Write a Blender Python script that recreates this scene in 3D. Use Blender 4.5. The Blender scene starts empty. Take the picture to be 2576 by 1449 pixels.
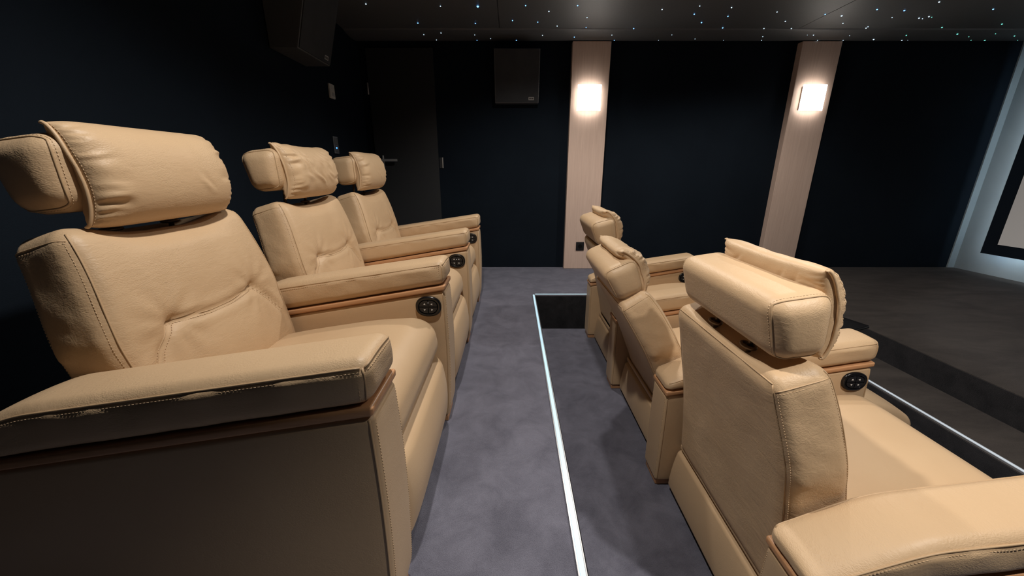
import bpy, math, random
import numpy as np
from mathutils import Vector, noise
R = math.radians
scn = bpy.context.scene
C = scn.collection
random.seed(7)

# ------------------------------------------------------------------ camera, world, exposure, lights
cam_d = bpy.data.cameras.new('camera'); cam = bpy.data.objects.new('camera', cam_d); C.objects.link(cam)
cam_d.sensor_width = 36; cam_d.lens = 954/2576*36; cam_d.clip_start = .02
cam.location = (0, 0, .995); cam.rotation_euler = (R(90-17.05), 0, 0)
scn.camera = cam
scn.view_settings.view_transform = 'Standard'; scn.view_settings.look = 'None'
scn.view_settings.gamma = 1; scn.view_settings.use_curve_mapping = False
scn.view_settings.exposure = 0.66
w = bpy.data.worlds.new('world'); scn.world = w; w.use_nodes = True
w.node_tree.nodes['Background'].inputs[0].default_value = (.5, .6, 1, 1)
w.node_tree.nodes['Background'].inputs[1].default_value = .02

CEIL = 2.15
# ceiling downlights: x, y, watts, cone, aim (x, y)
DOWNLIGHTS = [(-.14, .90, 51, 150, (-.05, .95)), (.30, 2.60, 38, 150, (.40, 2.7)), (1.12, .12, 74, 94, (1.12, .25)), (1.95, 2.75, 30, 150, (2.0, 2.8))]
LAMPCOL = (1.0, .93, .85)
for x, y, pw, cone, aim in DOWNLIGHTS:
    ld = bpy.data.lights.new('downlight_lamp', 'SPOT'); ld.energy = pw; ld.color = LAMPCOL
    ld.spot_size = R(cone); ld.spot_blend = .6; ld.shadow_soft_size = .035
    lo = bpy.data.objects.new('downlight_lamp', ld); C.objects.link(lo); lo.location = (x, y, CEIL-.03)
    dv = Vector((aim[0]-x, aim[1]-y, -CEIL)); lo.rotation_euler = dv.to_track_quat('-Z', 'Y').to_euler()

# added unseen spot that brightens the screen; no projector is modelled
pd = bpy.data.lights.new('screen_fill_spot', 'SPOT'); pd.energy = 170; pd.color = (1, .97, .93); pd.spot_size = R(43); pd.spot_blend = .25; pd.shadow_soft_size = .02
pj = bpy.data.objects.new('screen_fill_spot', pd); C.objects.link(pj); pj.location = (-1.2, 1.75, 2.0)
pj.rotation_euler = Vector((5.82, 0, -.86)).to_track_quat('-Z', 'Y').to_euler()

# ------------------------------------------------------------------ materials
def newmat(name):
    m = bpy.data.materials.new(name); m.use_nodes = True
    nt = m.node_tree; return m, nt, nt.nodes['Principled BSDF']
def N(nt, t, **kw):
    n = nt.nodes.new(t)
    for k, v in kw.items(): setattr(n, k, v)
    return n
def setin(n, **kw):
    for k, v in kw.items(): n.inputs[k.replace('_', ' ')].default_value = v
def plain(name, col, rough=.5, metal=0, spec=.5, emit=None, es=0):
    m, nt, b = newmat(name)
    setin(b, Base_Color=(*col, 1), Roughness=rough, Metallic=metal); b.inputs['Specular IOR Level'].default_value = spec
    if emit: b.inputs['Emission Color'].default_value = (*emit, 1); b.inputs['Emission Strength'].default_value = es
    return m
def mix_col(nt, fac, c1, c2):
    r = N(nt, 'ShaderNodeMix', data_type='RGBA'); r.inputs[6].default_value = (*c1, 1); r.inputs[7].default_value = (*c2, 1)
    nt.links.new(fac, r.inputs[0]); return r.outputs[2]

def leather(name, c1, c2, grain=1.0, wrinkle=.3, dark=1):
    m, nt, b = newmat(name); L = nt.links
    tc = N(nt, 'ShaderNodeTexCoord')
    big = N(nt, 'ShaderNodeTexNoise'); setin(big, Scale=6.0, Detail=3.0); L.new(tc.outputs['Object'], big.inputs['Vector'])
    L.new(mix_col(nt, big.outputs['Fac'], c1, c2), b.inputs['Base Color'])
    # pebble grain whose strength varies in patches
    wv = N(nt, 'ShaderNodeTexNoise'); setin(wv, Scale=60.0, Detail=2.0); L.new(tc.outputs['Object'], wv.inputs['Vector'])
    addv = N(nt, 'ShaderNodeVectorMath', operation='MULTIPLY_ADD'); L.new(wv.outputs['Color'], addv.inputs[0])
    addv.inputs[1].default_value = (.006, .006, .006); L.new(tc.outputs['Object'], addv.inputs[2])
    vo = N(nt, 'ShaderNodeTexVoronoi', feature='SMOOTH_F1'); setin(vo, Scale=400.0, Smoothness=.7); st = N(nt, 'ShaderNodeVectorMath', operation='MULTIPLY'); st.inputs[1].default_value = (.75, .62, 1.7); L.new(addv.outputs[0], st.inputs[0]); L.new(st.outputs[0], vo.inputs['Vector'])
    rp = N(nt, 'ShaderNodeMapRange'); setin(rp, From_Min=.7, From_Max=.1); L.new(vo.outputs['Distance'], rp.inputs['Value'])
    pm = N(nt, 'ShaderNodeTexNoise'); setin(pm, Scale=9.0, Detail=2.0); L.new(tc.outputs['Object'], pm.inputs['Vector'])
    pr = N(nt, 'ShaderNodeMapRange'); setin(pr, From_Min=.38, From_Max=.68, To_Min=.15, To_Max=1.0); L.new(pm.outputs['Fac'], pr.inputs['Value'])
    mu = N(nt, 'ShaderNodeMath', operation='MULTIPLY'); L.new(rp.outputs[0], mu.inputs[0]); L.new(pr.outputs[0], mu.inputs[1])
    b1 = N(nt, 'ShaderNodeBump'); setin(b1, Strength=.5*grain, Distance=.0008); L.new(mu.outputs[0], b1.inputs['Height'])
    # soft wrinkles
    mp = N(nt, 'ShaderNodeMapping'); mp.inputs['Scale'].default_value = (1, .35, 1); mp.inputs['Rotation'].default_value = (.5, .2, 0)
    L.new(tc.outputs['Object'], mp.inputs['Vector'])
    wn = N(nt, 'ShaderNodeTexNoise'); setin(wn, Scale=52.0, Detail=3.0, Roughness=.6, Distortion=.6); L.new(mp.outputs[0], wn.inputs['Vector'])
    b2 = N(nt, 'ShaderNodeBump'); setin(b2, Strength=wrinkle, Distance=.006); L.new(wn.outputs['Fac'], b2.inputs['Height'])
    L.new(b1.outputs['Normal'], b2.inputs['Normal']); L.new(b2.outputs['Normal'], b.inputs['Normal'])
    setin(b, Roughness=.47); b.inputs['Specular IOR Level'].default_value = .38
    b.inputs['Sheen Weight'].default_value = .06; b.inputs['Sheen Roughness'].default_value = .4
    return m
LC1, LC2 = (.57, .392, .232), (.635, .458, .282)
M = {}
M['leather'] = leather('tan_leather', LC1, LC2, 1.0, .16)
M['leather_soft'] = leather('creased_tan_leather', LC1, LC2, 1.0, .22)
M['leather_smooth'] = leather('smooth_tan_leather', LC1, LC2, .45, .06)
M['seam'] = plain('seam_leather', (.50, .345, .20), .5)
M['thread'] = plain('cream_thread', (.62, .455, .285), .6)
def wood(name, c1, c2, sc=(60, 60, 3), rough=.45):
    m, nt, b = newmat(name); L = nt.links
    tc = N(nt, 'ShaderNodeTexCoord'); mp = N(nt, 'ShaderNodeMapping'); mp.inputs['Scale'].default_value = sc
    L.new(tc.outputs['Object'], mp.inputs['Vector'])
    n1 = N(nt, 'ShaderNodeTexNoise'); setin(n1, Scale=3.0, Detail=6.0, Roughness=.65, Distortion=.4); L.new(mp.outputs[0], n1.inputs['Vector'])
    cr = N(nt, 'ShaderNodeMapRange'); setin(cr, From_Min=.3, From_Max=.7); L.new(n1.outputs['Fac'], cr.inputs['Value'])
    L.new(mix_col(nt, cr.outputs[0], c1, c2), b.inputs['Base Color'])
    bp = N(nt, 'ShaderNodeBump'); setin(bp, Strength=.12, Distance=.001); L.new(n1.outputs['Fac'], bp.inputs['Height']); L.new(bp.outputs[0], b.inputs['Normal'])
    setin(b, Roughness=rough); return m
M['wood'] = wood('cherry_wood', (.50, .255, .12), (.60, .33, .17), (3, 40, 60), .38)
M['beech'] = wood('pale_beech_veneer', (.68, .50, .41), (.78, .59, .49), (30, 30, 1.3), .5)
def fabric(name, c1, c2, nscale=3.0, rough=.95, bump=.4, fine=700, spec=.1, sheen=0, stretch=1):
    m, nt, b = newmat(name); L = nt.links
    tc = N(nt, 'ShaderNodeTexCoord'); mp = N(nt, 'ShaderNodeMapping'); mp.inputs['Scale'].default_value = (stretch, 1, 1); L.new(tc.outputs['Object'], mp.inputs['Vector'])
    n1 = N(nt, 'ShaderNodeTexNoise'); setin(n1, Scale=nscale, Detail=8.0, Roughness=.68, Distortion=.5); L.new(mp.outputs[0], n1.inputs['Vector'])
    n2 = N(nt, 'ShaderNodeTexNoise'); setin(n2, Scale=float(fine), Detail=2.0); L.new(tc.outputs['Object'], n2.inputs['Vector'])
    mr = N(nt, 'ShaderNodeMapRange'); setin(mr, From_Min=.35, From_Max=.65); L.new(n1.outputs['Fac'], mr.inputs['Value'])
    m2 = N(nt, 'ShaderNodeMapRange'); setin(m2, From_Min=.3, From_Max=.7, To_Min=.0, To_Max=1.0); L.new(n2.outputs['Fac'], m2.inputs['Value'])
    av = N(nt, 'ShaderNodeMix'); av.inputs[0].default_value = .45; L.new(mr.outputs[0], av.inputs[2]); L.new(m2.outputs[0], av.inputs[3])
    L.new(mix_col(nt, av.outputs[0], c1, c2), b.inputs['Base Color'])
    bp = N(nt, 'ShaderNodeBump'); setin(bp, Strength=bump, Distance=.004); L.new(n2.outputs['Fac'], bp.inputs['Height']); L.new(bp.outputs[0], b.inputs['Normal'])
    setin(b, Roughness=rough); b.inputs['Specular IOR Level'].default_value = spec
    b.inputs['Sheen Weight'].default_value = sheen; b.inputs['Sheen Roughness'].default_value = .5; b.inputs['Sheen Tint'].default_value = (.75, .78, .92, 1)
    return m
M['carpet'] = fabric('grey_velour_carpet', (.082, .082, .110), (.205, .206, .262), 6.5, .95, .8, 420, .1, .28)
M['stage_carpet'] = fabric('brown_grey_velour_carpet', (.030, .025, .022), (.088, .075, .066), 6.0, .95, .8, 420, .1, .06, .4)
M['black_fabric'] = fabric('black_wall_velvet', (.0042, .0078, .0135), (.0075, .013, .021), 1.5, .9, .2, 300, .15)
M['door_black'] = plain('dark_grey_door_paint', (.022, .024, .027), .6)
M['ceiling'] = None
m, nt, b = newmat('satin_black_ceiling'); L = nt.links
tc = N(nt, 'ShaderNodeTexCoord'); n1 = N(nt, 'ShaderNodeTexNoise'); setin(n1, Scale=60.0, Detail=4.0); mp = N(nt, 'ShaderNodeMapping'); mp.inputs['Scale'].default_value = (1, 3, 1)
L.new(tc.outputs['Object'], mp.inputs['Vector']); L.new(mp.outputs[0], n1.inputs['Vector'])
L.new(mix_col(nt, n1.outputs['Fac'], (.075, .078, .084), (.125, .130, .136)), b.inputs['Base Color'])
bp = N(nt, 'ShaderNodeBump'); setin(bp, Strength=.3, Distance=.002); L.new(n1.outputs['Fac'], bp.inputs['Height']); L.new(bp.outputs[0], b.inputs['Normal'])
setin(b, Roughness=.55); b.inputs['Specular IOR Level'].default_value = .9; M['ceiling'] = m
M['black_gloss'] = plain('gloss_black_plastic', (.006, .006, .007), .22)
M['black_plastic'] = plain('satin_black_plastic', (.010, .010, .012), .45)
M['speaker_cloth'] = fabric('speaker_grille_cloth', (.038, .041, .046), (.060, .064, .070), 5, .8, .3, 900, .3)
M['speaker_edge'] = plain('speaker_cabinet_edge', (.10, .105, .11), .35)
M['white_print'] = plain('white_print', (.75, .75, .72), .5)
M['grey_label'] = plain('grey_label', (.45, .45, .44), .5)
M['switch_grey'] = plain('smoked_grey_glass', (.13, .14, .16), .25)
M['dark_metal'] = plain('dark_bronze_metal', (.17, .12, .08), .35, .8)
M['steel'] = plain('brushed_steel', (.60, .60, .58), .4, .6)
M['alu'] = plain('aluminium_profile', (.55, .56, .58), .4, .8)
M['white_plastic'] = plain('white_plastic', (.62, .60, .55), .5)
M['led'] = plain('led_diffuser', (.5, .6, .65), .4, emit=(.36, .60, .72), es=.6)
M['led_dim'] = plain('led_diffuser_dimmer', (.6, .65, .7), .4, emit=(.42, .52, .62), es=.28)
M['sconce_glass'] = plain('lit_opal_glass', (.9, .9, .88), .3, emit=(1.0, .95, .88), es=5.0)
M['blue_led'] = plain('blue_indicator', (.1, .2, .9), .4, emit=(.03, .14, 1), es=6)
M['star_blue'] = plain('star_blue', (.5, .7, 1), .4, emit=(.16, .45, 1), es=2.2)
M['star_white'] = plain('star_white', (.8, .9, 1), .4, emit=(.55, .80, 1), es=1.6)
M['star_green'] = plain('star_green', (.5, 1, .9), .4, emit=(.16, .75, .60), es=1.2)
M['lamp_lens'] = plain('downlight_lens', (.9, .85, .8), .4, emit=LAMPCOL, es=6)
M['screen_wall'] = fabric('grey_screen_wall', (.27, .31, .33), (.32, .36, .375), 2, .8, .1, 300, .2)
M['screen_white'] = plain('white_projection_cloth', (.80, .78, .77), .8)
M['backlight'] = plain('backlight_tape', (.8, .9, 1), .4, emit=(.74, .90, 1), es=19.0)

# ------------------------------------------------------------------ mesh helpers
def tag(o, label=None, cat=None, group=None, kind=None):
    if label: o['label'] = label
    if cat: o['category'] = cat
    if group: o['group'] = group
    if kind: o['kind'] = kind
    return o
def link(name, V, F, mats, parent=None, smooth=True, fm=None):
    me = bpy.data.meshes.new(name)
    me.from_pydata([tuple(map(float, v)) for v in V], [], F)
    if not isinstance(mats, (list, tuple)): mats = [mats]
    for mm in mats: me.materials.append(mm)
    if fm is not None: me.polygons.foreach_set('material_index', fm)
    if smooth: me.polygons.foreach_set('use_smooth', [True]*len(me.polygons))
    me.update()
    o = bpy.data.objects.new(name, me); C.objects.link(o)
    if parent: o.parent = parent
    return o
def thing(name, label, cat, loc=(0, 0, 0), group=None, rz=0):
    o = bpy.data.objects.new(name, None); o.empty_display_size = .1; C.objects.link(o)
    o.location = loc; o.rotation_euler.z = rz
    return tag(o, label, cat, group)

def rmap(q, h, r):
    h = np.array(h); q = np.atleast_2d(q)
    inner = np.clip(q, -(h-r), h-r); d = q-inner
    n = d/np.maximum(np.linalg.norm(d, axis=1, keepdims=True), 1e-9)
    return inner+n*r, n
def rbox(h, r, step=.02, k=4, deform=None):
    """rounded box surface lattice; deform(p, q_normalised, n) -> p"""
    ax = []
    for i in range(3):
        inn = h[i]-r; m = max(1, int(round(2*inn/step)))
        core = np.linspace(-inn, inn, m+1) if inn > 1e-6 else np.array([0.0])
        t = r*np.tan(np.linspace(0, math.pi/4, k+1))[1:]
        ax.append(np.concatenate([-(inn+t)[::-1], core, inn+t]))
    n = [len(a) for a in ax]; idx = {}; Q = []
    def vid(i, j, l):
        key = (i, j, l)
        if key not in idx: idx[key] = len(Q); Q.append((ax[0][i], ax[1][j], ax[2][l]))
        return idx[key]
    F = []
    for a, (b_, c_) in ((0, (1, 2)), (1, (2, 0)), (2, (0, 1))):
        for side in (0, n[a]-1):
            for i in range(n[b_]-1):
                for j in range(n[c_]-1):
                    f = []
                    for di, dj in ((0, 0), (1, 0), (1, 1), (0, 1)):
                        t = [0, 0, 0]; t[a] = side; t[b_] = i+di; t[c_] = j+dj; f.append(vid(*t))
                    F.append(f if side else f[::-1])
    Q = np.array(Q); p, nn = rmap(Q, h, r)
    if deform: p = deform(p, Q/np.array(h), nn)
    return p, F
def path_on(Q, h, r, deform=None, off=0.0):
    Q = np.array(Q, float)*np.array(h); p, nn = rmap(Q, h, r)
    p = p+nn*off
    if deform: p = deform(p, Q/np.array(h), nn)
    return p
def resample(P, step):
    P = np.array(P, float); d = np.r_[0, np.cumsum(np.linalg.norm(np.diff(P, axis=0), axis=1))]
    m = max(2, int(d[-1]/step)+1); s = np.linspace(0, d[-1], m)
    return np.stack([np.interp(s, d, P[:, i]) for i in range(3)], 1)
def tube(P, r, k=6, closed=False):
    P = np.array(P, float); m = len(P); V = []; F = []
    T = np.gradient(P, axis=0)
    if closed: T = np.roll(P, -1, 0)-np.roll(P, 1, 0)
    up = np.array([0., 0, 1])
    prev = None
    for i in range(m):
        t = T[i]/max(np.linalg.norm(T[i]), 1e-9)
        if prev is None:
            a = np.cross(t, up)
            if np.linalg.norm(a) < .1: a = np.cross(t, [0, 1., 0])
        else: a = prev-np.dot(prev, t)*t
        a = a/np.linalg.norm(a); prev = a; b_ = np.cross(t, a)
        for j in range(k):
            an = 2*math.pi*j/k; V.append(P[i]+r*(math.cos(an)*a+math.sin(an)*b_))
    for i in range(m if closed else m-1):
        for j in range(k):
            i2 = (i+1) % m
            F.append([i*k+j, i*k+(j+1) % k, i2*k+(j+1) % k, i2*k+j])
    if not closed:
        F.append(list(range(k))[::-1]); F.append([(m-1)*k+j for j in range(k)])
    return V, F
class MB:
    def __init__(s): s.V = []; s.F = []; s.m = []
    def add(s, V, F, mi=0):
        o = len(s.V); s.V += [tuple(v) for v in V]; s.F += [[i+o for i in f] for f in F]; s.m += [mi]*len(F); return s
    def box(s, x0, x1, y0, y1, z0, z1, mi=0):
        V = [(x, y, z) for x in (x0, x1) for y in (y0, y1) for z in (z0, z1)]
        return s.add(V, [[0, 1, 3, 2], [4, 6, 7, 5], [0, 4, 5, 1], [2, 3, 7, 6], [0, 2, 6, 4], [1, 5, 7, 3]], mi)
    def tube(s, P, r, k=6, closed=False, mi=0): return s.add(*tube(P, r, k, closed), mi)
    def seam(s, P, r=.0017, closed=False, mi=0, step=.01):
        return s.tube(resample(P, step), r, 6, closed, mi)
    def stitches(s, P, mi=1, pitch=.0070, ln=.0044, r=.00065):
        P = resample(P, pitch)
        for i in range(len(P)-1):
            d = P[i+1]-P[i]; L_ = np.linalg.norm(d)
            if L_ < 1e-5: continue
            s.tube([P[i], P[i]+d*(ln/max(L_, ln))], r, 4, False, mi)
        return s
    def build(s, name, mats, parent=None, smooth=True): return link(name, s.V, s.F, mats, parent, smooth, s.m)
def nz(x, y, z): return noise.noise(Vector((x, y, z)))
def sst(a, b_, x):
    t = np.clip((x-a)/(b_-a), 0, 1); return t*t*(3-2*t)
def rotY(p, ang):   # positive lifts the +x end
    c, s = math.cos(ang), math.sin(ang); q = p.copy(); q[:, 0] = c*p[:, 0]-s*p[:, 2]; q[:, 2] = s*p[:, 0]+c*p[:, 2]; return q

# ------------------------------------------------------------------ the recliner
PITCH = .758; ARMW = .14; HW = (PITCH-ARMW)/2-.003     # half width of a seat
ARML = .87
pz = np.polyfit([.20, .42, .594, .741, .84, .875], [-.545, -.557, -.595, -.630, -.665, -.682], 3)
pr_ = np.polyfit([.20, .45, .65, .875], [-.722, -.735, -.757, -.805], 2)
BH = (.09, .299, .33); BR = .042
TUFT = [(-.155, .635), (.155, .635)]
CREASE = [(-.262, .47), (-.245, .53), (-.21, .585), (-.175, .615), (-.155, .635), (-.10, .630), (-.04, .624), (.04, .624), (.10, .630), (.155, .635), (.175, .615), (.21, .585), (.245, .53), (.262, .47)]
def seg_dist(y, z, pts):
    best = np.full(y.shape, 9.)
    for (y0, z0), (y1, z1) in zip(pts[:-1], pts[1:]):
        dy, dz = y1-y0, z1-z0; t = np.clip(((y-y0)*dy+(z-z0)*dz)/(dy*dy+dz*dz), 0, 1)
        best = np.minimum(best, np.hypot(y-y0-t*dy, z-z0-t*dz))
    return best
def back_def(p, q, n):
    z = .545+p[:, 2]
    s = p[:, 0]/BH[0]
    s_ = (s+1)/2
    xf = np.polyval(pz, z); xr = np.polyval(pr_, z)
    x = xr+(xf-xr)*s_
    y = p[:, 1]*(1-.115*sst(.60, .90, z))
    # front: puffed panel, crease and lumbar bulge
    fr = np.clip(s, 0, 1)**2
    ed = np.clip(1-(np.abs(y)/.30)**4, 0, 1)
    x = x+fr*ed*.018*np.clip(1-((z-.75)/.16)**2, 0, 1)
    lum = ed*.022*np.clip(1-((z-.53)/.13)**2, 0, 1)*np.clip(1-(np.abs(y)/.2)**2, 0, 1)
    x = x+fr*lum
    d = seg_dist(y, z, CREASE)
    x = x-fr*.012*np.exp(-(d/.010)**2)*np.clip((.27-np.abs(y))/.03, 0, 1)
    for ty, tz in TUFT: x = x-fr*.014*np.exp(-(((y-ty)/.028)**2+((z-tz)/.022)**2))
    # folds running outwards from the tufts
    for ty, tz in TUFT:
        sy = math.copysign(1, ty); rr = np.hypot(y-ty, z-tz); an = np.arctan2(z-tz, (y-ty)*sy)
        x = x+fr*.0022*np.sin(an*9+1)*np.exp(-((rr-.05)/.045)**2)
    # sides bulge and sag a little
    sd = np.clip((np.abs(q[:, 1])-.95)/.05, 0, 1)
    y = y*(1-.012*(1-sst(.56, .64, z)))+np.sign(y)*sd*.007*sst(.55, .62, z)*np.sin(np.clip(s_, 0, 1)*math.pi)*np.sin(np.clip((z-.25)/.6, 0, 1)*math.pi)
    z = z+sst(.55, .86, z)*(.30*(x-(xf+xr)/2)-.006)
    # top: slightly dished in the middle behind the headrest
    top = sst(.80, .875, z)
    z = z-top*.030*np.exp(-((np.abs(y))/.17)**4)*sst(.08, .40, s_)
    return np.stack([x, y, z], 1)
def build_backrest(t, mat):
    V, F = rbox(BH, BR, .010, 4, back_def)
    V = np.array(V)
    for i in range(len(V)):
        x, y, z = V[i]
        if abs(y) > .255 and z > .60:
            V[i][1] += math.copysign(.0035, y)*nz(x*12+3, z*8, y*3)+math.copysign(.0025*float(sst(.75, .6, z))+.0008, y)*nz(x*24-z*14, z*20+x*16, 5+y)
        V[i][0] += .002*nz(y*12, z*12, x*5+7)
    o = link('backrest', V, F, mat, t)
    for sy in (-1, 1):
        sb = MB(); f = 0.965*sy
        up = np.linspace(-.55, 1, 40)
        P = path_on([(1, f, u) for u in up], BH, BR, back_def, .0006); sb.seam(P)
        P = path_on([(-1, f, u) for u in np.linspace(-.9, 1, 40)], BH, BR, back_def, .0006); sb.seam(P)
        P = path_on([(-.90, sy, u) for u in np.linspace(-.9, .93, 40)], BH, BR, back_def, .0004); sb.stitches(P)
        P = path_on([(.90, sy, u) for u in np.linspace(-.9, .93, 40)], BH, BR, back_def, .0004); sb.stitches(P)
        # seam across the side near the top
        P = path_on([(u, sy, .93) for u in np.linspace(-1, 1, 16)], BH, BR, back_def, .0006); sb.seam(P)
        P = path_on([(u, sy, .905) for u in np.linspace(-1, 1, 16)], BH, BR, back_def, .0004); sb.stitches(P)
        sb.build('side_stitching', [M['seam'], M['thread']], o)
    P = path_on([(-.97, u, 1) for u in np.linspace(-.96, .96, 50)], BH, BR, back_def, .0006)
    MB().seam(P, .002).build('top_piping', M['seam'], o)
    # crease seam on the front
    cb = MB()
    cr = resample([(0, a, b_) for a, b_ in CREASE[1:-1]], .008)
    qs = []
    for _, yy, zz in cr:
        qs.append((1, yy/(BH[1]*(1-.115*float(sst(.6, .9, zz)))), (zz-.545)/BH[2]))
    P = path_on(qs, BH, BR, back_def, .0012); cb.seam(P, .0014)
    for off in (.018, -.018):
        P = path_on([(a, b_*(1+off*2), c_-abs(off)*1.0) for a, b_, c_ in qs], BH, BR, back_def, .0018); cb.stitches(P)
    cb.build('lumbar_seam', [M['seam'], M['thread']], o)
    return o
HH = (.070, .238, .080); HR = .043
def head_def(tilt):
    def f(p, q, n):
        p = p.copy(); e = np.clip((np.abs(q[:, 1])-.9)/.1, 0, 1)
        p[:, 1] += np.sign(p[:, 1])*e*.010*np.clip(1-(p[:, 0]/.07)**2, 0, 1)*np.clip(1-(p[:, 2]/.08)**2, 0, 1)
        # egg-like section: deeper at the top rear
        p[:, 0] *= 1+.13*p[:, 2]/.08
        return rotY(p, tilt)
    return f
def build_headrest(t, x, z, tilt=.12):
    df = head_def(tilt)
    V, F = rbox(HH, HR, .012, 6, df)
    o = link('headrest', V, F, M['leather'], t); o.location = (x, 0, z)
    for sy in (-1, 1):
        sb = MB(); ring = [(math.cos(a), sy*.965, math.sin(a)) for a in np.linspace(0, 2*math.pi, 60)[:-1]]
        ring = [(a/max(abs(a), abs(c_)), b_, c_/max(abs(a), abs(c_))) for a, b_, c_ in ring]
        P = path_on(ring, HH, HR, df, .0004); sb.tube(P, .0022, 6, True, 0)
        ring2 = [(a, sy*.925, c_) for a, b_, c_ in ring]
        P = path_on(ring2, HH, HR, df, .0003); sb.stitches(np.vstack([P, P[:1]]))
        sb.build('end_piping', [M['seam'], M['thread']], o)
    for sy in (-1, 1):
        pb = MB(); pb.tube([(x-.005, sy*.085, z-.05), (-.752, sy*.085, .825)], .0065, 12)
        pb.tube([(-.752+.013*math.cos(a), sy*.085+.024*math.sin(a), .858) for a in np.linspace(0, 2*math.pi, 33)[:-1]], .0042, 8, True)
        pb.add([(-.752+r_*.013*math.cos(a), sy*.085+r_*.024*math.sin(a), zz) for zz, r_ in ((.853, 1), (.858, 1)) for a in np.linspace(0, 2*math.pi, 25)[:-1]],
               [list(range(24))[::-1], list(range(24, 48))]+[[k, (k+1) % 24, 24+(k+1) % 24, 24+k] for k in range(24)])
        pb.build('headrest_post', M['dark_metal'], t)
    return o
def build_pillow(t, x, z, seed, wr=.4, flop=1.0, tilt=.12):
    na, nt_ = 110, 190; W = .203
    rg = random.Random(int(seed*10)); GA = []; FO = []
    for side in (-1, 1):
        k = 15
        for q_ in range(k):
            zk = -.10+.20*(q_+rg.uniform(.1, .9))/k
            big = rg.random() < .45
            GA.append((zk, rg.uniform(.30, .62) if big else rg.uniform(.12, .30), rg.uniform(-.02, .06)*(1 if zk > 0 else -.3), rg.uniform(.0035, .0055) if big else .0024, rg.uniform(.0035, .0060) if big else .0020, side))
    for q_ in range(int(14*wr)):
        an = rg.uniform(-1.2, -.3); ln_ = rg.uniform(.04, .11)
        FO.append((rg.uniform(-.17, .10), rg.uniform(-.02, .09), ln_*math.cos(an), ln_*math.sin(an), rg.uniform(.006, .010), rg.uniform(.0025, .0050)))
    A = np.sin(np.linspace(-math.pi/2, math.pi/2, na)); V = []; F = []
    def sec(a, th, lift=0.0):
        hh = .114*(1-.07*abs(a)**8)
        T = .050*max(0, 1-abs(a)**8)**.5+.006
        cx, sz = math.cos(th), math.sin(th)
        px = math.copysign(abs(cx)**.85, cx)*T; pz_ = math.copysign(abs(sz)**.62, sz)*hh
        if px < 0: px *= .7
        edge = sst(.36, .80, abs(a))*(1-.85*sst(.86, 1.0, abs(a)))
        w_ = 0
        if abs(th-math.pi/2) > .0:
            fr_ = 1.0 if cx > -.2 else .7
            d_in = 1-abs(a); sd = 1 if a > 0 else -1
            for zk, L_, sl, wd, dp, side in GA:      # gathers running in from the end seams
                if side != sd or d_in > L_: continue
                zz = pz_-zk-sl*d_in; wk = wd*(1+1.5*d_in/L_)
                e_ = math.exp(-(zz/wk)**2)-.45*math.exp(-((zz-1.9*wk)/wk)**2)
                w_ -= fr_*dp*e_*float(sst(0, .035, d_in)*(1-sst(.35*L_, L_, d_in)))
            yy = a*W
            for y0, z0, dy_, dz_, wd, dp in FO:      # folds lying across the face
                t_ = max(0, min(1, ((yy-y0)*dy_+(pz_-z0)*dz_)/(dy_*dy_+dz_*dz_)))
                qx, qz = yy-y0-t_*dy_, pz_-z0-t_*dz_; ds = math.hypot(qx, qz)
                if ds > 4*wd: continue
                sgn = 1 if qx*dz_-qz*dy_ > 0 else -1
                w_ += fr_*dp*(math.exp(-((ds*sgn-wd)/wd)**2)-math.exp(-((ds*sgn+wd*.6)/(wd*.7))**2))*math.sin(math.pi*min(1, max(0, .1+.8*t_)))
            w_ += .0022*wr*nz(yy*22+seed, pz_*26, 3)
        T2 = math.hypot(cx, sz)
        px += cx*(w_+lift); pz_ += sz*(w_+lift)*.7
        px += -flop*3.4*max(0, pz_)**2-1.6*min(0, pz_)**2
        y = a*W+.004*nz(pz_*18, seed, 2)*abs(a)
        pz_ += .006*a*nz(seed, 1, 2)-.010*wr*(1-a*a)*(1 if pz_ > 0 else 0)*sst(.0, .1, pz_)
        return px, y, pz_
    for a in A:
        for j in range(nt_): V.append(sec(a, 2*math.pi*j/nt_))
    for i in range(na-1):
        for j in range(nt_):
            j2 = (j+1) % nt_; F.append([i*nt_+j, i*nt_+j2, (i+1)*nt_+j2, (i+1)*nt_+j][::-1])
    F.append([j for j in range(nt_)]); F.append([(na-1)*nt_+j for j in range(nt_)][::-1])
    V = rotY(np.array(V), tilt)
    o = link('pillow', V, F, M['leather'], t); o.location = (x, 0, z)
    for s_ in (-1, 1):
        sb = MB(); P = [sec(s_*.998, th) for th in np.linspace(-math.pi/2-.2, math.pi/2+.2, 40)]
        P = rotY(np.array([(a-.002, b_+s_*.002, c_) for a, b_, c_ in P]), tilt); sb.tube(P, .0040, 8)
        P = [sec(s_*(.96 if wr > .5 else .992), th, .0008) for th in np.linspace(-math.pi/2, math.pi/2, 60)]
        sb.stitches(rotY(np.array(P), tilt))
        sb.build('piping', [M['leather_smooth'], M['thread']], o)
    return o
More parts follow.
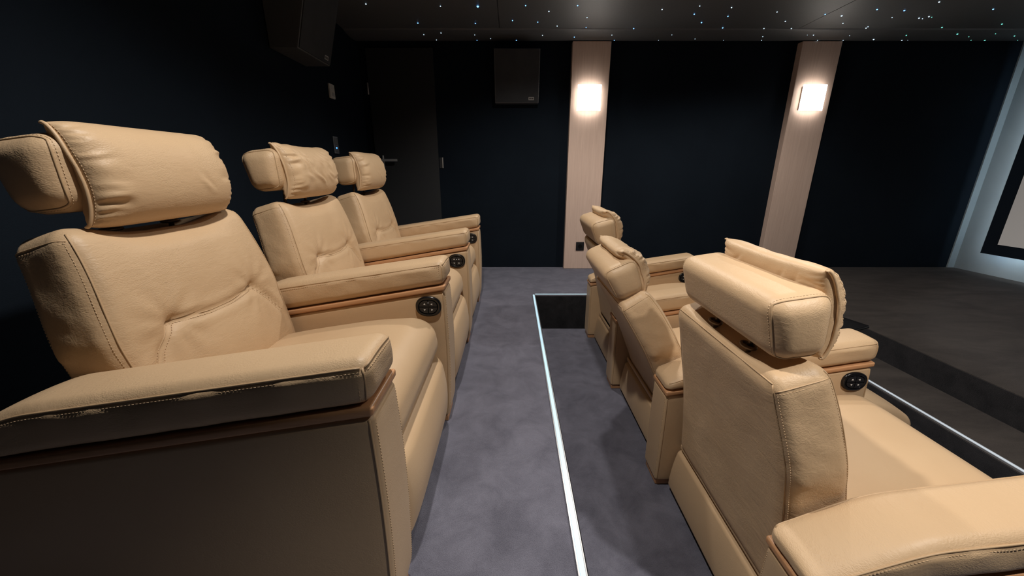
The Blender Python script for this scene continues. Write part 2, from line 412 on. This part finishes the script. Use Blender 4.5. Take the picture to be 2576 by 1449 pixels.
# armrest profile helpers (x from 0 back to -ARML)
def trim_z(x): return .572+.168*x          # top of side panel / underside of wood
def pad_top(x):
    u = -x
    return .684-.150*u-.078*sst(ARML-.25, ARML+.06, u)
def arm_objs(yc, parent, near_side_ctrl=True):
    """pad is the part; panel, trim and feet are its sub-parts"""
    hl = ARML/2
    def pad_def(p, q, n):
        s = (p[:, 2]/.045+1)/2; x = p[:, 0]-hl
        zb = trim_z(x)+.024; zt = np.maximum(pad_top(x), zb+.012)
        s = np.clip(s, 0, 1)
        z = zb+(zt-zb)*s+.006*np.clip(1-(p[:, 1]/.07)**2, 0, 1)*sst(.6, 1, s)
        e = sst(-ARML+.17, -ARML, x)
        y = p[:, 1]*(1-.03*e)+np.sign(p[:, 1])*.004*np.sin(s*math.pi)*(1-.6*np.abs(p[:, 0]/hl)**6)
        return np.stack([x+.003*np.sin(s*math.pi)*sst(.9, 1, q[:, 0]), y+yc, z], 1)
    h = (hl, .0735, .045); r = .027
    V, F = rbox(h, r, .012, 5, pad_def); V = np.array(V)
    for i in range(len(V)):
        x, y, z = V[i]; f = 1.0 if (z < pad_top(x)-.015) else .15
        top_ = float(np.clip(1-abs(pad_top(x)-.024-z)/.020, 0, 1))
        V[i][1] += (f*.0020+top_*.0035)*nz(x*15, y*2+parent.location.y*3, z*24)
        V[i][0] += f*.0015*nz(y*30, z*30, 3)
    o = link('armrest', V, F, M['leather'], parent)
    for sy in (-1, 1):
        sb = MB()
        P = path_on([(u, sy*.995, .80) for u in np.linspace(-.99, .97, 90)], h, r, pad_def, .0006); sb.seam(P, .0022)
        P = path_on([(u, sy*1.0, .60) for u in np.linspace(-.99, .97, 90)], h, r, pad_def, .0004); sb.stitches(P)
        P = path_on([(.985, sy, u) for u in np.linspace(-.9, .80, 12)], h, r, pad_def, .0006); sb.seam(P, .002)
        P = path_on([(.955, sy, u) for u in np.linspace(-.9, .6, 12)], h, r, pad_def, .0004); sb.stitches(P)
        sb.build('side_stitching', [M['seam'], M['thread']], o)
    sb = MB(); P = path_on([(1, u, .80) for u in np.linspace(-.98, .98, 24)], h, r, pad_def, .0006); sb.seam(P, .0022)
    P = path_on([(1, u, .60) for u in np.linspace(-.9, .9, 24)], h, r, pad_def, .0004); sb.stitches(P)
    sb.build('front_stitching', [M['seam'], M['thread']], o)
    def panel_def(p, q, n):
        s = (p[:, 2]/.27+1)/2; x = p[:, 0]-hl-.001
        top = trim_z(x); z = .026+(top-.026)*s
        x = x+.010*np.sin(np.clip(s, 0, 1)*math.pi*.9)*sst(.9, 1, q[:, 0])-.007*sst(.10, 0, s)*sst(.8, 1, q[:, 0])
        y = p[:, 1]+.0035*np.sign(p[:, 1])*np.sin(s*math.pi)
        return np.stack([x, y+yc, z], 1)
    hp = (hl-.004, .0685, .27); rp = .014
    V, F = rbox(hp, rp, .025, 4, panel_def)
    pn = link('side_panel', V, F, M['leather_smooth'], o)
    for sy in (-1, 1):
        sb = MB()
        P = path_on([(.982, sy, u) for u in np.linspace(-.98, .98, 30)], hp, rp, panel_def, .0006); sb.seam(P, .0024)
        P = path_on([(1.0, sy*.86, u) for u in np.linspace(-.98, .98, 30)], hp, rp, panel_def, .0004); sb.stitches(P)
        sb.build('front_seam', [M['seam'], M['thread']], o); sb = MB()
        P = path_on([(-.982, sy, u) for u in np.linspace(-.98, .98, 30)], hp, rp, panel_def, .0006); sb.seam(P, .002)
        P = path_on([(-1.0, sy*.86, u) for u in np.linspace(-.98, .98, 30)], hp, rp, panel_def, .0004); sb.stitches(P)
        sb.build('rear_seam', [M['seam'], M['thread']], o)
    def trim_def(p, q, n):
        x = p[:, 0]-hl; return np.stack([x, p[:, 1]+yc, trim_z(x)+.012+p[:, 2]], 1)
    V, F = rbox((hl, .0732, .0098), .006, .04, 3, trim_def)
    link('wood_trim', V, F, M['wood'], o)
    for xx in (-.062, -ARML+.055):
        V, F = rbox((.046, .060, .0130), .003, .05, 2); V = V+np.array([xx, yc, .0133])
        link('foot', V, F, M['wood'], o)
    return o
def control(yface, parent):
    cx, cz = -.064, .512
    def ov(p, q, n): return p
    # stadium-like oval plate lying on the arm's inner face, face normal -y
    mb = MB(); K = 48
    def ring(sx, sz, y): 
        out = []
        for i in range(K):
            a = 2*math.pi*i/K; c_, s_ = math.cos(a), math.sin(a)
            out.append((cx+math.copysign(abs(c_)**.86, c_)*sx, y, cz+math.copysign(abs(s_)**.86, s_)*sz))
        return out
    rings = [ring(.0475, .039, yface+.002), ring(.0475, .039, yface-.005), ring(.0445, .036, yface-.0075), ring(.0365, .0285, yface-.0075), ring(.035, .027, yface-.0045)]
    V = [v for r_ in rings for v in r_]; F = []
    for i in range(len(rings)-1):
        for j in range(K): F.append([i*K+j, (i+1)*K+j, (i+1)*K+(j+1) % K, i*K+(j+1) % K])
    F.append([(len(rings)-1)*K+j for j in range(K)])
    mb.add(V, F)
    pl = mb.build('control_panel', M['black_gloss'], parent)
    for sx, sz, ang in ((-1, 1, 0), (-1, -1, 180), (1, 1, 90), (1, -1, 270)):
        P = []; 
        for a in np.linspace(0, 90, 9):
            c_, s_ = math.cos(R(a)), math.sin(R(a)); P.append((cx+sx*(.0015+.0315*c_**.86), cz+sz*(.0015+.0235*s_**.86)))
        P.append((cx+sx*.0015, cz+sz*.0015)); 
        n = len(P); V = [(a, yface-.0035, b_) for a, b_ in P]+[(a, yface-.0085, b_) for a, b_ in P]
        F = [list(range(n)), [n+i for i in range(n)][::-1]]+[[i, n+i, n+(i+1) % n, (i+1) % n] for i in range(n)]
        bt = link('button', V, F, M['black_plastic'], pl, smooth=False)
        ax_, az = cx+sx*.0135, cz+sz*.011; A_ = R(ang); tri = []
        for a in (90, 210, 330):
            aa = R(a)+A_; tri.append((ax_+.0045*math.cos(aa), az+.0045*math.sin(aa)))
        V = [(a, yface-.0084, b_) for a, b_ in tri]+[(a, yface-.0092, b_) for a, b_ in tri]
        link('arrow_mark', V, [[0, 1, 2], [5, 4, 3], [0, 3, 4, 1], [1, 4, 5, 2], [2, 5, 3, 0]], M['white_print'], pl, smooth=False)
    return pl
def seat_def(p, q, n):
    top = np.clip(p[:, 2]/.09, 0, 1); p = p.copy()
    ed = np.clip(1-(p[:, 0]/.30)**4, 0, 1)*np.clip(1-(p[:, 1]/.305)**4, 0, 1)
    p[:, 2] += top*ed*.020
    fr = sst(.05, .30, p[:, 0]); p[:, 2] += -top*fr*.012
    p = rotY(p, R(9.0)); p[:, 0] += -.322; p[:, 2] += .370
    return p
def foot_def(p, q, n):
    p = p.copy(); f = np.clip(p[:, 0]/.045, 0, 1)
    ez = np.clip(1-(p[:, 2]/.135)**2, 0, 1); ey = np.clip(1-(p[:, 1]/.303)**6, 0, 1)
    p[:, 0] += f*ez*ey*.030
    p = rotY(p, R(2)); p[:, 0] += -.066+.0; p[:, 2] += .195
    return p
def box_part(name, h, r, loc, mat, parent, step=.03, k=3, deform=None):
    V, F = rbox(h, r, step, k, deform); V = np.array(V)+np.array(loc); return link(name, V, F, mat, parent)

PIV = (-.65, .28)
def recline(objs, deg, dx=0, dz=0):
    a = R(deg); c_, s_ = math.cos(a), math.sin(a)
    for o in objs:
        x, y, z = o.location; x -= PIV[0]; z -= PIV[1]
        o.location = (PIV[0]+c_*x-s_*z+dx, y, PIV[1]+s_*x+c_*z+dz); o.rotation_euler.y = -a
def fresh_parts(t, head_x, head_z, seed, wr, flop, pil_dx=0, pil_dz=0):
    build_headrest(t, head_x, head_z)
    build_pillow(t, head_x+.062+pil_dx, head_z+.000+pil_dz, seed, wr, flop)
SEATMESH = {}
def recliner(label, group, X, yc, z, head, seed, wr, flop, end_arm=False, lean=0, slide=0):
    """yc: y of the seat centre; the far (+y) arm with the controls belongs to the seat"""
    t = thing('recliner', label, 'recliner', (X, yc, z), group)
    if not SEATMESH:
        b_ = build_backrest(t, M['leather_soft'])
        V, F = rbox((.30, .301, .090), .078, .014, 8, seat_def); s_ = link('seat_cushion', V, F, M['leather_smooth'], t)
        V, F = rbox((.045, .301, .135), .042, .014, 6, foot_def); f_ = link('footrest', V, F, M['leather_smooth'], t)
        ba = box_part('base_frame', (.29, .295, .080), .008, (-.39, 0, .100), M['black_plastic'], t)
        def lower_def(p, q, n):
            p = p.copy(); p[:, 0] += .012*q[:, 2]-.006*np.clip(1-q[:, 2]**2, 0, 1); return p
        lp = box_part('rear_panel', (.020, .300, .092), .018, (-.708, 0, .112), M['leather_smooth'], t, .03, 5, lower_def)
        pl = box_part('rear_flange', (.005, .285, .010), .004, (-.708, 0, .226), M['leather_smooth'], t)
        a_ = arm_objs(PITCH/2, t); c_ = control(PITCH/2-.0685-.0035, t)
        SEATMESH['p'] = [b_, s_, f_, ba, lp, pl, a_, c_]
    else:
        for o in SEATMESH['p']:
            c_ = o.copy(); C.objects.link(c_); c_.parent = t
            for ch in o.children:
                d = ch.copy(); C.objects.link(d); d.parent = c_
    if end_arm: arm_objs(-PITCH/2, t)
    fresh_parts(t, head[0], head[1], seed, wr, flop, *head[2:])
    if lean:
        recline([o for o in t.children if o.name.split('.')[0] in ('backrest', 'headrest', 'headrest_post', 'pillow')], lean, slide*.4, -slide)
        if slide:        # leg rest swung out when reclined
            for o in t.children:
                if o.name.split('.')[0] == 'footrest':
                    a = -R(68); hx, hz = -.05, .33     # swings about its top edge
                    o.rotation_euler.y = a; o.location = (.185-(hx*math.cos(a)+hz*math.sin(a)), 0, .275-(-hx*math.sin(a)+hz*math.cos(a)))
                if o.name.split('.')[0] == 'seat_cushion': o.location = (.03, 0, 0)
    return t
LX, LY0 = -.249, .585+ARMW/2+PITCH/2       # left (rear) row, seat centre of the nearest
RX, RY0, RZ = 1.40, .555+ARMW/2+PITCH/2, -.30
GL = 'tan leather recliners of the rear row on the upper floor'; GR = 'tan leather recliners of the front row in the sunken floor'
ARML = .87      # the rear row has longer arms
L1 = recliner('tan leather recliner nearest the camera in the left row, with a big smooth head pillow', GL, LX, LY0, 0, (-.738, .988, .008), 1.3, .12, .45, True)
L2 = recliner('tan leather recliner in the middle of the left row, with a deeply wrinkled head pillow', GL, LX, LY0+PITCH, 0, (-.738, 1.0, .010), 4.1, 1.0, .55)
L3 = recliner('tan leather recliner farthest in the left row, nearest the door', GL, LX, LY0+2*PITCH, 0, (-.738, 1.0, .010), 8.6, .15, .5)
ARML = .79; SEATMESH.clear()      # shorter arms in front
R1 = recliner('tan leather recliner nearest the camera in the right row, seen large from behind', GR, RX, RY0, RZ, (-.735, .965, .022, .022), 12.2, .8, .5, True, lean=2)
R2 = recliner('tan leather recliner in the middle of the right row, leaning farther back than its neighbours', GR, RX, RY0+PITCH, RZ, (-.735, .962, .008, .020), 15.7, 1.3, .9, lean=18, slide=.05)
R3 = recliner('tan leather recliner farthest in the right row, beside the wood pilaster with the black socket', GR, RX, RY0+2*PITCH, RZ, (-.735, .962, .008, .020), 19.9, 1.1, .9, lean=8.5)
# black swivel tray on the inner arm of the nearest front row seat
V, F = rbox((.125, .075, .007), .006, .03, 3)
tr = link('tray_table', np.array(V), F, M['black_gloss'], R1); tr.location = (-.015, PITCH/2+.150, .650); tr.rotation_euler = (0, -.10, R(16))
V, F = rbox((.02, .05, .006), .005, .02, 2)
o = link('tray_bracket', np.array(V), F, M['dark_metal'], tr); o.location = (-.04, -.055, -.012)

# ------------------------------------------------------------------ the room
XL, XR, YW, YN = -1.43, 4.80, 4.02, -.55
EX, EY, SX, STX = .195, 3.03, 2.03, 2.36      # pit: left edge, far edge, step edge, stage edge
PZ, SZ = -.30, -.155
fl = MB()
fl.box(XL-.1, EX, YN-.1, YW+.1, -.5, 0); fl.box(EX, STX, EY, YW+.1, -.5, 0)
fl.build('floor', M['carpet'], smooth=False)['kind'] = 'structure'
tag(MB().box(EX, SX, YN-.1, EY, -.5, PZ).build('floor_sunken', M['carpet'], smooth=False), kind='structure')
tag(MB().box(SX, STX, YN-.1, EY, -.5, SZ).build('floor_step', M['stage_carpet'], smooth=False), kind='structure')
tag(MB().box(STX, XR+.1, YN-.1, YW+.1, -.5, 0).build('floor_stage', M['stage_carpet'], smooth=False), kind='structure')
tag(MB().box(XL-.1, XR+.1, YW, YW+.1, 0, CEIL).build('wall_side', M['black_fabric'], smooth=False), kind='structure')
tag(MB().box(XL-.1, XR+.1, YN-.1, YN, -.3, CEIL).build('wall_near', M['black_fabric'], smooth=False), kind='structure')
tag(MB().box(XL-.1, XL, YN, YW, 0, CEIL).build('wall_rear', M['black_fabric'], smooth=False), kind='structure')
tag(MB().box(XR, XR+.1, YN, YW, 0, CEIL).build('wall_screen', M['screen_wall'], smooth=False), kind='structure')
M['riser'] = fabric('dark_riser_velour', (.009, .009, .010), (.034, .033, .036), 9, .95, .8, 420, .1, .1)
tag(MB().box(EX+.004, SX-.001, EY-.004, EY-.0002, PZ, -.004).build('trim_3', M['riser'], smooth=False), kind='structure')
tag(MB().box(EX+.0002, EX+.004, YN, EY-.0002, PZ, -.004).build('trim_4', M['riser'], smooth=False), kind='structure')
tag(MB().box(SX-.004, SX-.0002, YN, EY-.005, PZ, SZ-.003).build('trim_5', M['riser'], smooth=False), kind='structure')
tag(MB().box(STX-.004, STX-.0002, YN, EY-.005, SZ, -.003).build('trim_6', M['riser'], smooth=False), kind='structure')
# ceiling boards with fine seams between them
cb = MB(); xs = [XL, -.105, 2.42, XR]
for a, b_ in zip(xs[:-1], xs[1:]): cb.box(a+.003, b_-.003, YN, 3.70, CEIL, CEIL+.03)
cb.box(XL-.1, XR+.1, YN-.1, YW+.1, CEIL+.012, CEIL+.12)
tag(cb.build('ceiling', M['ceiling'], smooth=False), kind='structure')
# soft rolled fabric border where the ceiling meets the side wall
V = []; F = []; K = 14
for i in range(K+1):
    t_ = i/K; y = 3.70+(YW-3.70)*t_; z = CEIL-.020*math.sin(math.pi*t_)**.8-.0005
    for x in (XL, XR): V.append((x, y, z))
n0 = len(V)
for x in (XL, XR): V += [(x, YW, CEIL+.02), (x, 3.70, CEIL+.02)]
for i in range(K): F.append([2*i, 2*i+1, 2*i+3, 2*i+2])
F += [[0, n0+1, n0+3, 1], [2*K, 2*K+1, n0+2, n0], [n0, n0+2, n0+3, n0+1]]
tag(link('trim_1', V, F, M['ceiling']), kind='structure')
# lit pale return strip beside the screen wall
tag(MB().box(XR-.07, XR, YW-.012, YW, 0, CEIL).build('trim_2', M['screen_wall'], smooth=False), kind='structure')

# door in the side wall
dr = MB().box(-1.36, -.735, YW-.018, YW+.0, .006, 2.09).build('door_1', M['door_black'], smooth=False); tag(dr, kind='structure')
hb = MB(); hb.add(*rbox((.009, .006, .06), .005, .02, 3)); hb.V = [(a-1.285, b_+YW-.024, c_+1.09) for a, b_, c_ in hb.V]
hb.tube([(-1.285, YW-.02, 1.105), (-1.285, YW-.062, 1.105)], .009, 10); hb.box(-1.295, -1.135, YW-.072, YW-.058, 1.093, 1.115)
hb.build('door_handle', M['steel'], dr, smooth=False)
kb = MB().box(-.728, -.690, YW-.006, YW, 1.03, 1.13).box(-.700, -.690, YW-.012, YW-.004, 1.03, 1.13, 1).build('strike_plate', [M['door_black'], M['steel']], smooth=False)
kb.name = 'strike_plate'; kb.parent = dr
for z_ in (.25, 1.75):
    MB().tube([(-1.368, YW-.022, z_-.05), (-1.368, YW-.022, z_+.05)], .007, 10).build('hinge', M['steel'], dr)

# wood pilasters, each with a sconce
def pilaster(x0, x1, label):
    o = MB().box(x0, x1, YW-.07, YW-.001, .002, CEIL-.021).build('pilaster', M['beech'], smooth=False)
    md = o.modifiers.new('b', 'BEVEL'); md.width = .003; md.segments = 2
    return tag(o, label, 'pilaster', 'beech pilasters on the side wall')
pilaster(.553, .905, 'pale beech pilaster at the centre of the side wall, with a black socket low down')
pilaster(2.645, 3.005, 'pale beech pilaster to the right on the side wall, near the screen')
def sconce(x, label):
    t = thing('wall_sconce', label, 'wall lamp', (x, YW-.07, 1.655), 'square glass wall lamps on the pilasters')
    MB().box(-.100, .100, -.022, 0, -.100, .100).build('backplate', M['dark_metal'], t, smooth=False)
    V = []; F = []; n = 16
    for i in range(n+1):
        u = -1+2*i/n; xx = u*.110; yy = -.058+.022*u*u
        for zz in (-.110, .110):
            V.append((xx, yy-.003, zz)); V.append((xx, yy+.003, zz))
    for i in range(n):
        a = 4*i; F += [[a, a+4, a+6, a+2], [a+1, a+3, a+7, a+5], [a+2, a+6, a+7, a+3], [a, a+1, a+5, a+4]]
    F += [[0, 2, 3, 1], [4*n, 4*n+1, 4*n+3, 4*n+2]]
    link('glass_shade', V, F, M['sconce_glass'], t)
    for sx in (-1, 1):
        MB().tube([(sx*.085, -.02, .0), (sx*.085, -.044, .0)], .006, 8).build('clip', M['dark_metal'], t)
    ld = bpy.data.lights.new('sconce_lamp', 'POINT'); ld.energy = .22; ld.color = (1, .80, .62); ld.shadow_soft_size = .03
    lo = bpy.data.objects.new('sconce_lamp', ld); C.objects.link(lo); lo.parent = t; lo.location = (0, -.033, 0)
sconce(.722, 'lit square opal glass wall lamp on the centre pilaster')
sconce(2.815, 'lit square opal glass wall lamp on the pilaster nearer the screen')
# socket on the centre pilaster
t = thing('wall_socket', 'black square power socket low on the centre pilaster', 'socket', (.715, YW-.07, .245))
box_part('socket_plate', (.042, .005, .045), .004, (0, -.005, 0), M['black_plastic'], t, .05, 2)
MB().tube([(0, -.0085, 0), (0, -.0112, 0)], .021, 24).build('socket_face', M['black_gloss'], t, smooth=False)

# surround loudspeakers, tilted downwards
def speaker(label, loc, rz, dep=.17):
    t = thing('wall_speaker', label, 'loudspeaker', loc, 'flat black loudspeakers high on the walls', rz)
    # local: back at y=0, front towards -y; wedge cabinet, deeper at the top
    w2, h2 = .205, .21; tl = R(16)
    def fx(v, z): return -dep-(z+h2)*math.tan(tl)
    V = []
    for x in (-w2, w2):
        V += [(x, -.005, -h2), (x, fx(0, -h2), -h2), (x, fx(0, h2), h2), (x, -.005, h2)]
    o = link('cabinet', V, [[0, 1, 2, 3], [7, 6, 5, 4], [0, 4, 5, 1], [1, 5, 6, 2], [2, 6, 7, 3], [3, 7, 4, 0]], M['speaker_edge'], t, smooth=False)
    md = o.modifiers.new('b', 'BEVEL'); md.width = .004; md.segments = 3
    g = MB()
    V = [(sx*(w2-.007), fx(0, sz*(h2-.007))-dy, sz*(h2-.007)) for dy in (0, .006) for sx, sz in ((-1, -1), (1, -1), (1, 1), (-1, 1))]
    gr = link('grille', V, [[0, 1, 2, 3], [7, 6, 5, 4], [0, 4, 5, 1], [1, 5, 6, 2], [2, 6, 7, 3], [3, 7, 4, 0]], M['speaker_cloth'], t, smooth=False)
    b_ = MB(); zc = -h2+.035
    for k_, (x0, x1, z0, z1, d, mi) in enumerate(((.110, .160, -.012, .012, .0072, 0), (.115, .122, -.007, .006, .0076, 1), (.125, .132, -.007, .006, .0076, 1), (.135, .142, -.007, .006, .0076, 1), (.145, .154, -.007, .006, .0076, 1))):
        V = [(x, fx(0, zc+z)-d_, zc+z) for d_ in (.005, d) for x, z in ((x0, z0), (x1, z0), (x1, z1), (x0, z1))]
        b_.add(V, [[0, 1, 2, 3], [7, 6, 5, 4], [0, 4, 5, 1], [1, 5, 6, 2], [2, 6, 7, 3], [3, 7, 4, 0]], mi)
    b_.build('name_badge', [M['grey_label'], M['black_plastic']], t, smooth=False)
    return t
speaker('flat black loudspeaker high on the side wall left of the centre pilaster', (.045, YW, 1.825), 0, .085)
speaker('flat black loudspeaker high on the rear wall above the far recliners', (XL, 2.75, 1.90), R(90))
# thermostat and switch on the rear wall
t = thing('thermostat', 'small white square control plate high on the rear wall below the loudspeaker', 'thermostat', (XL, 3.31, 1.60))
box_part('cover', (.008, .043, .052), .005, (.009, 0, 0), M['white_plastic'], t, .05, 3)
box_part('dial', (.004, .022, .012), .003, (.018, .008, -.022), M['grey_label'], t, .05, 2)
t = thing('wall_switch', 'dark glass wall switch with a blue light on the rear wall above the recliners', 'switch', (XL, 3.27, 1.20))
box_part('switch_plate', (.005, .040, .066), .004, (.006, 0, 0), M['switch_grey'], t, .05, 3)
box_part('rocker', (.003, .030, .024), .002, (.012, 0, .028), M['speaker_edge'], t, .05, 2)
box_part('rocker', (.003, .030, .024), .002, (.012, 0, -.028), M['speaker_edge'], t, .05, 2)
V, F = rbox((.003, .006, .005), .002, .01, 2); link('indicator_light', np.array(V)+np.array([.015, -.012, -.022]), F, M['blue_led'], t)

# LED edge strips
def strip(label, p0, p1, mat, grp='glowing strips along the floor edges'):
    t = thing('led_strip', label, 'light strip', p0, grp)
    dx, dy = p1[0]-p0[0], p1[1]-p0[1]; e = .011
    ln = math.hypot(dx, dy); t.rotation_euler.z = math.atan2(dy, dx)
    MB().box(0, ln, -.012, .012, 0, .0045).box(0, ln, -.012, -.009, .0045, .0075).box(0, ln, .009, .012, .0045, .0075).build('profile', M['alu'], t, smooth=False)
    MB().box(.002, ln-.002, -.0066, .0066, .0045, .0080).build('diffuser', mat, t, smooth=False)
    return t
strip('long pale blue glowing strip along the aisle edge of the upper floor', (EX-.013, -.5, 0), (EX-.013, EY+.003, 0), M['led'])
strip('short pale blue glowing strip along the far edge of the sunken floor', (EX-.001, EY+.015, 0), (SX+.3, EY+.015, 0), M['led'])
strip('dim glowing strip along the edge of the step in front of the stage', (SX+.013, -.5, SZ), (SX+.013, EY-.005, SZ), M['led_dim'])

# projection screen floating off its wall, lit from behind
t = thing('projection_screen', 'large white projection screen in a wide black frame on the grey wall', 'screen', (4.62, 1.75, 0))
Y0, Y1, Z0, Z1 = -1.93, 1.93, .23, 1.98; bw = .10
f = MB(); f.box(0, .05, Y0, Y1, Z0, Z0+bw); f.box(0, .05, Y0, Y1, Z1-bw, Z1); f.box(0, .05, Y0, Y0+bw, Z0+bw, Z1-bw); f.box(0, .05, Y1-bw, Y1, Z0+bw, Z1-bw)
f.build('frame', M['black_fabric'], t, smooth=False)
MB().box(.012, .03, Y0+bw, Y1-bw, Z0+bw, Z1-bw).build('screen_cloth', M['screen_white'], t, smooth=False)
for yy in (-1.4, 1.4): MB().box(.05, .18, yy-.03, yy+.03, .9, 1.3).build('bracket', M['black_plastic'], t, smooth=False)
bl = MB(); bl.box(.052, .060, Y0+.05, Y1-.05, Z0+.05, Z0+.065); bl.box(.052, .060, Y1-.065, Y1-.05, Z0+.05, Z1-.05)
bl.build('backlight_tape', M['backlight'], t, smooth=False)

# downlights in the ceiling
for i, (x, y, pw, cone, aim) in enumerate(DOWNLIGHTS):
    t = thing('downlight', ['round recessed ceiling spotlight over the aisle nearest the camera', 'round recessed ceiling spotlight over the far end of the aisle', 'round recessed ceiling spotlight over the nearest front seat', 'round recessed ceiling spotlight over the far front seats'][i], 'ceiling light', (x, y, CEIL), 'recessed ceiling spotlights')
    K = 32; V = []; F = []
    for r_, z_ in ((.030, -.001), (.034, -.006), (.044, -.006), (.047, -.001)):
        V += [(r_*math.cos(2*math.pi*k/K), r_*math.sin(2*math.pi*k/K), z_) for k in range(K)]
    for a in range(3):
        for k in range(K): F.append([a*K+k, a*K+(k+1) % K, (a+1)*K+(k+1) % K, (a+1)*K+k])
    link('trim_ring', V, F, M['black_plastic'], t)
    V = [(.029*math.cos(2*math.pi*k/K), .029*math.sin(2*math.pi*k/K), z_) for z_ in (-.002, -.0005) for k in range(K)]
    link('lens', V, [list(range(K))[::-1], [K+k for k in range(K)]]+[[k, (k+1) % K, K+(k+1) % K, K+k] for k in range(K)], M['lamp_lens'], t, smooth=False)

# fibre optic stars: x, y on the ceiling, size, colour
STARS = [(-1.052,3.210,0.0045,'w'), (-0.522,3.248,0.0036,'w'), (-0.250,3.250,0.0085,'b'), (-0.765,3.576,0.0049,'b'), (-0.766,3.793,0.0040,'w'), (-0.682,3.931,0.0036,'w'), (-0.611,3.763,0.0045,'w'), (-0.298,3.584,0.0045,'b'), (-0.324,3.798,0.0036,'w'), (-0.317,3.945,0.0040,'b'), (-0.191,3.886,0.0036,'w'), (0.040,3.945,0.0053,'b'), (0.004,3.523,0.0040,'b'), (0.099,3.237,0.0040,'b'), (0.208,3.556,0.0040,'b'), (0.266,3.806,0.0036,'w'), (0.278,3.341,0.0040,'w'), (0.374,3.642,0.0036,'w'), (0.477,3.237,0.0040,'b'), (0.588,3.462,0.0036,'w'), (0.620,3.674,0.0036,'b'), (0.549,3.843,0.0045,'b'), (0.869,3.801,0.0036,'w'), (0.927,3.945,0.0045,'b'), (1.026,3.699,0.0045,'b'), (1.117,3.306,0.0040,'w'), (1.390,3.798,0.0031,'w'), (1.328,3.945,0.0027,'w'), (1.368,3.245,0.0036,'w'), (1.397,3.394,0.0049,'b'), (1.534,3.565,0.0049,'b'), (1.637,3.896,0.0031,'w'), (1.678,3.436,0.0045,'b'), (1.615,3.272,0.0040,'w'), (1.768,3.682,0.0049,'b'), (1.917,3.945,0.0022,'w'), (2.124,3.698,0.0040,'w'), (2.203,3.833,0.0040,'w'), (2.262,3.945,0.0036,'w'), (2.004,3.353,0.0040,'w'), (2.195,3.539,0.0045,'w'), (2.356,3.699,0.0040,'w'), (2.570,3.801,0.0022,'w'), (2.624,3.801,0.0040,'w'), (2.770,3.945,0.0036,'w'), (2.403,3.397,0.0045,'b'), (2.553,3.426,0.0058,'w'), (2.693,3.582,0.0040,'w'), (3.002,3.945,0.0040,'w'), (2.948,3.812,0.0022,'w'), (2.965,3.658,0.0036,'w'), (2.977,3.689,0.0040,'w'), (2.717,3.306,0.0045,'b'), (3.248,3.911,0.0053,'w'), (2.977,3.461,0.0031,'w'), (2.939,3.325,0.0053,'b'), (3.438,3.807,0.0045,'g'), (3.534,3.945,0.0049,'w'), (3.587,3.945,0.0018,'w'), (3.200,3.472,0.0049,'w'), (3.240,3.485,0.0027,'w'), (3.246,3.442,0.0045,'w'), (3.281,3.455,0.0031,'g'), (3.039,3.176,0.0049,'w'), (3.598,3.673,0.0053,'g'), (3.854,3.782,0.0058,'g'), (4.017,3.836,0.0040,'g'), (4.161,3.945,0.0036,'g'), (4.286,3.945,0.0058,'g'), (3.575,3.301,0.0045,'b'), (4.006,3.597,0.0049,'g'), (4.178,3.777,0.0031,'g'), (4.395,3.818,0.0045,'g'), (4.583,3.945,0.0027,'g')]
def star_mesh(mat, nm):
    V = []; F = []; K = 10; Rn = 5
    for i in range(Rn+1):
        a = math.pi*i/Rn; r_ = math.sin(a); zz = math.cos(a)
        for k in range(K): V.append((r_*math.cos(2*math.pi*k/K), r_*math.sin(2*math.pi*k/K), zz*.8))
    for i in range(Rn):
        for k in range(K): F.append([i*K+k, (i+1)*K+k, (i+1)*K+(k+1) % K, i*K+(k+1) % K])
    me = bpy.data.meshes.new(nm); me.from_pydata(V, [], F); me.materials.append(mat); me.update(); return me
SM = {'b': star_mesh(M['star_blue'], 'star_light'), 'w': star_mesh(M['star_white'], 'star_light'), 'g': star_mesh(M['star_green'], 'star_light')}
SL = {'b': 'tiny deep blue star light in the black ceiling', 'w': 'tiny pale white star light in the black ceiling', 'g': 'tiny green tinted star light in the ceiling towards the screen'}
SG = {'b': 'blue star lights', 'w': 'white star lights', 'g': 'green star lights'}
for x, y, s_, c_ in STARS:
    o = bpy.data.objects.new('star_light', SM[c_]); C.objects.link(o)
    zz = CEIL
    if y > 3.70: zz -= .020*math.sin(math.pi*min(1, (y-3.70)/(YW-3.70)))**.8
    o.location = (x, y, zz-.001); o.scale = (s_, s_, s_)
    tag(o, SL[c_], 'star light', SG[c_])
